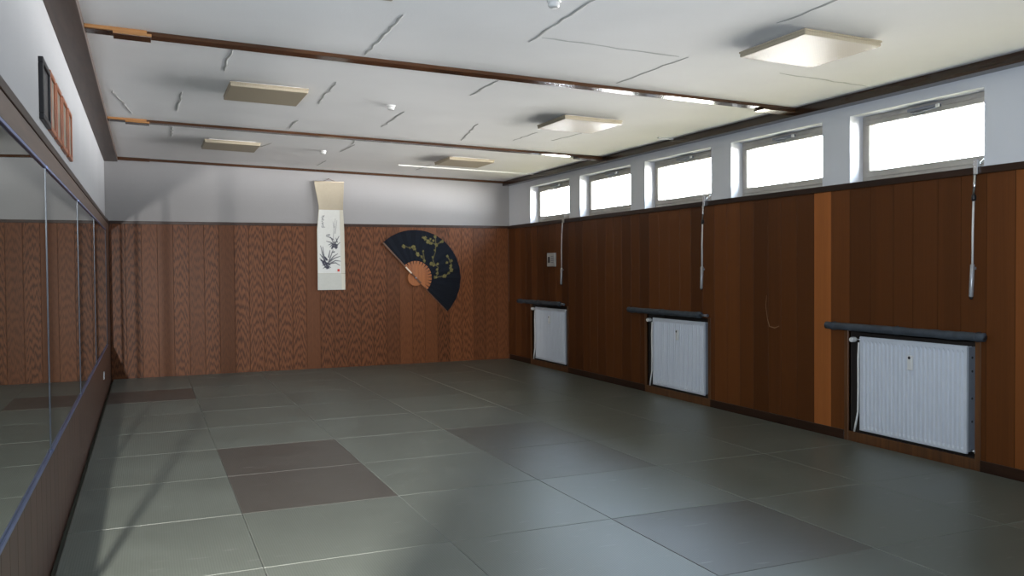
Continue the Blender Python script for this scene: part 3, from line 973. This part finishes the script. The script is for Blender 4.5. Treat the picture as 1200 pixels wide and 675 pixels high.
for i, (a, b) in enumerate([(5.56, 5.86), (5.93, 6.26), (6.35, 6.70), (6.80, 7.10)]):
    framed(a, b, 2.294, 2.642, M['orange_frame'], M['picture'], 0.022, 0.030, fl[i], group='orange framed pictures')

# ------------------------------------------------------------------ hanging scroll
def seg_dist(p, a, b):
    ax, az = a; bx_, bz = b
    dx, dz = bx_ - ax, bz - az
    l2 = dx * dx + dz * dz
    f = 0 if l2 == 0 else max(0, min(1, ((p[0] - ax) * dx + (p[1] - az) * dz) / l2))
    return math.hypot(p[0] - ax - f * dx, p[1] - az - f * dz), f

SC = 4.5
def s2(u, v):      # a place on the scroll, from its own drawing grid (metres)
    return (2.362 + (u - 100) * 0.414 / 145.0, 2.806 + (58 - v) * 1.628 / 572.0)
ink = []
def stroke(pts, w0, w1, d):
    P_ = [s2(*p) for p in pts]
    n = len(P_) - 1
    for i in range(n):
        ink.append((P_[i], P_[i + 1], w0 + (w1 - w0) * i / n, w0 + (w1 - w0) * (i + 1) / n, d))
for s_ in ([(198, 252), (192, 300), (186, 345), (192, 392)], [(206, 262), (196, 330)], [(185, 268), (190, 300)]): stroke(s_, 0.004, 0.008, 0.55)
for s_ in ([(148, 345), (170, 352), (184, 362)], [(150, 372), (172, 378), (186, 386)], [(216, 345), (204, 368), (192, 388)], [(160, 392), (176, 384), (194, 396)], [(220, 378), (206, 392), (192, 400)], [(172, 350), (184, 375), (190, 402)], [(150, 340), (166, 338)], [(168, 402), (180, 390)], [(200, 355), (206, 376)]): stroke(s_, 0.006, 0.013, 0.85)
for s_ in ([(182, 388), (205, 392)], [(186, 402), (204, 402)], [(194, 378), (200, 408)], [(178, 410), (184, 396)]): stroke(s_, 0.016, 0.020, 0.95)
for s_ in ([(118, 396), (126, 430), (140, 490)], [(130, 402), (134, 440), (146, 498)], [(208, 438), (186, 452), (158, 486)], [(222, 478), (196, 474), (162, 492)], [(218, 500), (196, 486), (166, 490)], [(220, 452), (190, 462), (160, 484)],
          [(112, 462), (132, 478), (150, 500)], [(114, 440), (132, 462)], [(184, 418), (172, 450), (156, 490)], [(168, 420), (160, 456)], [(126, 500), (146, 492)], [(130, 516), (150, 500)], [(170, 512), (156, 500)], [(176, 432), (190, 428)]): stroke(s_, 0.006, 0.014, 0.85)
for s_ in ([(120, 472), (134, 482)], [(136, 470), (150, 500)], [(140, 508), (158, 512)], [(146, 486), (164, 494)], [(128, 484), (138, 498)], [(150, 516), (156, 506)], [(140, 456), (150, 470)]): stroke(s_, 0.016, 0.022, 0.98)
rs = random.Random(5)
for k in range(11):                              # column of brush writing
    v = 236 + k * 6.0
    for q in range(3):
        u0 = 126 + rs.uniform(0, 9); 
        stroke([(u0, v + rs.uniform(0, 5)), (u0 + rs.uniform(-3, 6), v + rs.uniform(0, 5))], 0.004, 0.006, 0.8)

def scroll_edges(z):
    """left and right edge of the hanging at height z"""
    if z > 2.386:
        f = (2.806 - z) / 0.42
        e = f * f * (3 - 2 * f)
        return 2.335 + 0.056 * e, 2.776 - 0.020 * e
    f = min(1, (2.386 - z) / 0.30)
    g = (2.386 - z) / 1.208
    return 2.391 - 0.028 * f, 2.756 + 0.010 * f + 0.012 * g
scroll = empty('hanging_scroll', (0, YB, 0))
tag(scroll, 'tall hanging scroll with ink orchids, on the far wall left of the fan', 'hanging scroll')
NX, NZ = 84, 300
me = bpy.data.meshes.new('paper')
V, Fc, colr = [], [], []
ztop, zbot = 2.804, 1.178
def paint(u, x, z):
    base = (0.62, 0.61, 0.57)
    if z > 2.386: return (0.40, 0.345, 0.26)                        # tan upper mount
    if u > 0.875: base = (0.58, 0.54, 0.45)                           # cream side border
    elif z < 1.425: return (0.50, 0.49, 0.44)                         # lower mount
    if abs(z - 1.425) < 0.004 or (u < 0.875 and abs(u - 0.868) < 0.006): return (0.42, 0.38, 0.30)
    if u < 0.02: return (0.54, 0.50, 0.40)
    d = 0.0
    for a, b, w0, w1, k in ink:
        if min(a[1], b[1]) - 0.03 > z or max(a[1], b[1]) + 0.03 < z: continue
        dd, f = seg_dist((x, z), a, b)
        w = w0 + (w1 - w0) * f
        if dd < w: d = max(d, k * min(1, (w - dd) / (w * 0.5)))
    i = (0.035, 0.035, 0.055)
    return tuple(c_ * (1 - d) + i[j] * d for j, c_ in enumerate(base))
for j in range(NZ + 1):
    z = ztop + (zbot - ztop) * j / NZ
    l, r = scroll_edges(z)
    for i in range(NX + 1):
        u = i / NX
        x = l + (r - l) * u
        curl = 0.022 * (abs(u - 0.5) * 2) ** 3 * (0.4 + 0.6 * math.sin(j / NZ * math.pi))
        front = 0.022 + curl + 0.004 * math.sin(j / NZ * 9.0)
        V.append((x, -front, z))
        uu = 0.0 if x < 2.366 else (x - 2.366) / 0.404
        colr.append(paint(u, x, z))
for j in range(NZ):
    for i in range(NX):
        a = j * (NX + 1) + i
        Fc.append((a, a + NX + 1, a + NX + 2, a + 1))
me.from_pydata(V, [], Fc)
ca = me.color_attributes.new('paint', 'FLOAT_COLOR', 'POINT')
for i, c_ in enumerate(colr): ca.data[i].color = (c_[0], c_[1], c_[2], 1)
me.materials.append(M['paper'])
for p in me.polygons: p.use_smooth = True
po = link(bpy.data.objects.new('paper', me)); po.parent = scroll
sd = po.modifiers.new('thickness', 'SOLIDIFY'); sd.thickness = 0.0025; sd.offset = -1
tube = MB().tube([(2.332, -0.022, 2.806), (2.780, -0.022, 2.808)], 0.007, 12)
tube.build('top_rod', M['ivory'], scroll)
sq = s2(211, 526)
MB().box(sq[0] - 0.017, sq[0] + 0.017, -0.031, -0.0285, sq[1] - 0.019, sq[1] + 0.019, 0.003).build('red_seal', M['seal_red'], scroll)
cd = MB().tube([(2.47, -0.014, 2.815), (2.552, -0.012, 2.850), (2.64, -0.014, 2.816)], 0.003, 8)
cd.tube([(2.552, -0.022, 2.852), (2.552, 0.025, 2.852)], 0.006, 10)
cd.build('hanging_cord', M['fan_guard'], scroll)

# ------------------------------------------------------------------ big folding fan
FX, FZ, FR = 3.885, 1.345, 0.752
fan = empty('folding_fan', (FX, YB, FZ))
tag(fan, 'large open black folding fan with golden blossoms on the far wall', 'folding fan')
A0, A1 = math.radians(-45.9), math.radians(134.1)
def f2(u, v):      # a place on the fan leaf, metres from the pivot
    return ((u - 282) / 6.136 * (FR / 54.6), (402 - v) / 6.136 * (FR / 54.6))
gold_lines = [[(195, 175), (235, 190), (272, 192), (300, 232), (330, 255), (352, 285)], [(345, 125), (400, 155), (440, 168), (482, 146)], [(432, 112), (435, 175), (430, 225), (412, 270), (420, 300), (450, 330), (442, 385)],
              [(425, 402), (470, 395), (505, 388), (548, 352), (548, 300), (520, 250)], [(340, 215), (352, 285)]]
blooms = [(200, 180, 13), (205, 188, 10), (245, 192, 8), (270, 188, 15), (278, 198, 12), (300, 235, 14), (305, 243, 10), (330, 255, 10), (350, 285, 11), (355, 125, 15), (378, 148, 15), (342, 120, 9), (398, 160, 12), (430, 112, 12), (440, 172, 12), (482, 146, 12), (470, 150, 7),
          (428, 210, 8), (412, 258, 9), (402, 304, 14), (418, 312, 12), (447, 305, 10), (442, 345, 9), (444, 372, 10), (430, 400, 13), (500, 390, 14), (528, 372, 10), (550, 350, 14), (542, 335, 10), (545, 318, 10), (546, 285, 13), (520, 250, 10), (516, 296, 10), (342, 215, 8), (488, 395, 8), (395, 130, 8), (415, 140, 9)]
gl = [[f2(*p) for p in l] for l in gold_lines]
rb_ = random.Random(3)
bl = []
for (u, v, r) in blooms:
    c_ = f2(u, v); rr_ = r / 6.136 * (FR / 54.6)
    for k in range(5):
        a = 2 * math.pi * k / 5 + rb_.uniform(0, 1)
        bl.append((c_[0] + rr_ * .55 * math.cos(a), c_[1] + rr_ * .55 * math.sin(a), rr_ * 0.46, rb_.uniform(0.55, 1.0)))
def fan_paint(x, z):
    bg = (0.0075, 0.009, 0.013)
    for bx2, bz2, r, k in bl:
        if (x - bx2) ** 2 + (z - bz2) ** 2 < r * r:
            return (0.165 * k, 0.138 * k, 0.050 * k)
    for l in gl:
        for a, b in zip(l[:-1], l[1:]):
            if seg_dist((x, z), a, b)[0] < 0.006: return (0.10, 0.082, 0.036)
    return bg
NP, SUB, NR = 28, 8, 60
V, Fc, colr = [], [], []
NA = NP * SUB
for i in range(NA + 1):
    ang = A0 + (A1 - A0) * i / NA
    ph = (i % (2 * SUB)) / SUB
    tri = ph if ph <= 1 else 2 - ph
    for j in range(NR + 1):
        r = 0.225 + (FR - 0.225) * j / NR
        x, z = r * math.cos(ang), r * math.sin(ang)
        V.append((x, -0.016 - 0.014 * tri * (r / FR), z))
        colr.append(fan_paint(x, z))
for i in range(NA):
    for j in range(NR):
        a = i * (NR + 1) + j
        Fc.append((a, a + 1, a + NR + 2, a + NR + 1))
me = bpy.data.meshes.new('leaf')
me.from_pydata(V, [], Fc)
ca = me.color_attributes.new('paint', 'FLOAT_COLOR', 'POINT')
for i, c_ in enumerate(colr): ca.data[i].color = (c_[0], c_[1], c_[2], 1)
me.materials.append(M['fan_leaf'])
lo_ = link(bpy.data.objects.new('leaf', me)); lo_.parent = fan
sd = lo_.modifiers.new('thickness', 'SOLIDIFY'); sd.thickness = 0.002; sd.offset = 0
def stick(ang, r0, r1, w0, w1, y, th, mat, name):
    m = MB()
    d = Vector((math.cos(ang), math.sin(ang))); n_ = Vector((-d.y, d.x))
    pts = []
    for r, w in ((r0 + w0 * 0.35, w0 * 0.7), (r0, w0 * 0.35), (r0, -w0 * 0.35), (r0 + w0 * .35, -w0 * .7), (0.0, -w1 * 0.8), (r1, -w1), (r1, w1), (0.0, w1 * .8)):
        q = d * r + n_ * w
        pts.append((q.x, q.y))
    m.prism(pts, 'y', y, y - th, 0.0015)
    return m.build(name, mat, fan)
for k in range(15):
    ang = A0 + (A1 - A0) * (k + 0.5) / 15
    stick(ang, -0.125, 0.265, 0.030, 0.020, -0.031 - 0.0008 * k, 0.004, M['fan_stick'], 'stick')
stick(A0 + 0.012, -0.12, FR, 0.026, 0.013, -0.010, 0.008, M['fan_guard'], 'guard')
gd = stick(A1 - 0.012, -0.12, FR, 0.026, 0.013, -0.046, 0.007, M['fan_guard'], 'guard')
dv = Vector((math.cos(A1 - 0.012), math.sin(A1 - 0.012))); nv = Vector((-dv.y, dv.x))
pp = [dv * 0.10 + nv * 0.011, dv * 0.235 + nv * 0.011, dv * 0.235 - nv * 0.011, dv * 0.10 - nv * 0.011]
MB().prism([(q.x, q.y) for q in pp], 'y', -0.0535, -0.056, 0.0008).build('pale_inlay', M['ivory'], gd)
MB().disc_stack([(0.013, -0.045), (0.013, -0.058), (0.008, -0.062)], (0, 0, 0), 18, 'y').build('rivet', M['grey_metal'], fan)
MB().disc_stack([(0.006, 0.0), (0.006, -0.03)], (0, 0, 0), 12, 'y').build('wall_pin', M['grey_metal'], fan)

# ------------------------------------------------------------------ daylight
world = bpy.data.worlds.new('overcast day')
scene.world = world
world.use_nodes = True
wt = world.node_tree
wt.nodes.clear()
wo = wt.nodes.new('ShaderNodeOutputWorld'); bg = wt.nodes.new('ShaderNodeBackground')
tc = wt.nodes.new('ShaderNodeTexCoord'); sx = wt.nodes.new('ShaderNodeSeparateXYZ')
wt.links.new(tc.outputs['Generated'], sx.inputs[0])
mr = wt.nodes.new('ShaderNodeMapRange'); mr.inputs[1].default_value = -1; mr.inputs[2].default_value = 1
wt.links.new(sx.outputs[2], mr.inputs[0])
cr = wt.nodes.new('ShaderNodeValToRGB')
def kc(c, k): return (c[0] * k * 0.84, c[1] * k * 0.84, c[2] * k * 0.84, 1)
SKY = [(-1.0, (1.0, 0.95, 0.60), 3), (-0.55, (1.0, 0.95, 0.60), 5), (-0.32, (1.0, 0.95, 0.70), 14), (-0.20, (1.0, 0.97, 0.84), 44), (-0.14, (0.99, 0.97, 0.93), 110), (-0.085, (0.97, 0.97, 0.98), 185),
       (-0.04, (0.95, 0.97, 1.0), 125), (0.0, (0.93, 0.96, 1.0), 66), (0.10, (0.86, 0.93, 1.0), 50), (0.38, (0.64, 0.80, 1.0), 60), (0.62, (0.62, 0.80, 1.0), 8), (1.0, (0.60, 0.78, 1.0), 5)]
cr.color_ramp.elements[0].position = 0.0; cr.color_ramp.elements[0].color = kc(*SKY[0][1:])
cr.color_ramp.elements[1].position = 1.0; cr.color_ramp.elements[1].color = kc(*SKY[-1][1:])
for z_, c_, k_ in SKY[1:-1]:
    e = cr.color_ramp.elements.new((z_ + 1) / 2); e.color = kc(c_, k_)
wt.links.new(mr.outputs[0], cr.inputs[0])
wt.links.new(cr.outputs[0], bg.inputs[0])
bg.inputs[1].default_value = 1.0
wt.links.new(bg.outputs[0], wo.inputs[0])
for i, (a, b) in enumerate(WIN):
    ld = bpy.data.lights.new('window portal', 'AREA')
    ld.shape = 'RECTANGLE'; ld.size = WZ1 - WZ0 + 0.02; ld.size_y = b - a + 0.02
    ld.cycles.is_portal = True
    lo2 = link(bpy.data.objects.new('window_portal', ld))
    lo2.location = (5.76, (a + b) / 2, (WZ0 + WZ1) / 2)
    lo2.rotation_euler = (0, math.radians(90), 0)     # emits towards -x

# ------------------------------------------------------------------ the photographer's flash, turned to the mirrors, at its mirror image; plus an added fill
def spot(name, loc, az, el, power, size, blend, radius, color):
    ld = bpy.data.lights.new(name, 'SPOT')
    ld.energy = power; ld.spot_size = math.radians(size); ld.spot_blend = blend; ld.shadow_soft_size = radius
    ld.color = color
    o = link(bpy.data.objects.new(name, ld))
    o.location = loc
    d = Vector((math.sin(az) * math.cos(el), math.cos(az) * math.cos(el), math.sin(el)))
    o.rotation_euler = d.to_track_quat('-Z', 'Y').to_euler()
    return o
FLASH = 2300.0
spot('window_wall_fill', (0.0, 0.3, 1.70), math.radians(38), math.radians(21), FLASH * 0.34, 105, 0.8, 0.0, (0.74, 0.86, 1.0))  # added fill without a known source, brightens the window wall and radiators
refl = spot('camera_flash_off_the_mirrors', (2 * XL - 0.0, 0.3, 1.70), math.radians(20), math.radians(-22), FLASH * 1.4, 76, 0.7, 0.042, (1.0, 0.98, 0.95))
blk = bpy.data.collections.new('mirror panes')
for ob in [q for q in scene.objects if q.name.startswith('wall_mirror')]:
    blk.objects.link(ob)
    for ch in ob.children: blk.objects.link(ch)
refl.light_linking.blocker_collection = blk
for cl in blk.collection_objects:
    cl.light_linking.link_state = 'EXCLUDE'
refl.light_linking.receiver_collection = blk

# ------------------------------------------------------------------ camera
F = Vector((0.39378763, 0.91891681, -0.02287349)); Rv = Vector((0.91905415, -0.39404807, -0.00809841)); U = Vector((0.01645502, 0.01783292, 0.99970557))
cam = bpy.data.cameras.new('camera')
cam.sensor_width = 36.0
cam.lens = 1000.164 / 1200 * 36.0
cam.clip_start = 0.05
co = link(bpy.data.objects.new('camera', cam))
mt = Matrix(((Rv.x, U.x, -F.x, 0), (Rv.y, U.y, -F.y, 0), (Rv.z, U.z, -F.z, 1.48), (0, 0, 0, 1)))
co.matrix_world = mt
scene.camera = co

scene.view_settings.view_transform = 'Standard'
scene.view_settings.look = 'None'
scene.view_settings.gamma = 1.0
scene.view_settings.exposure = 0.0
scene.view_settings.use_curve_mapping = False
scene.cycles.max_bounces = 10
scene.cycles.diffuse_bounces = 5
scene.cycles.glossy_bounces = 4
scene.cycles.transparent_max_bounces = 8
scene.cycles.caustics_reflective = True
scene.cycles.caustics_refractive = False
scene.cycles.sample_clamp_indirect = 6.0
scene.cycles.use_denoising = True
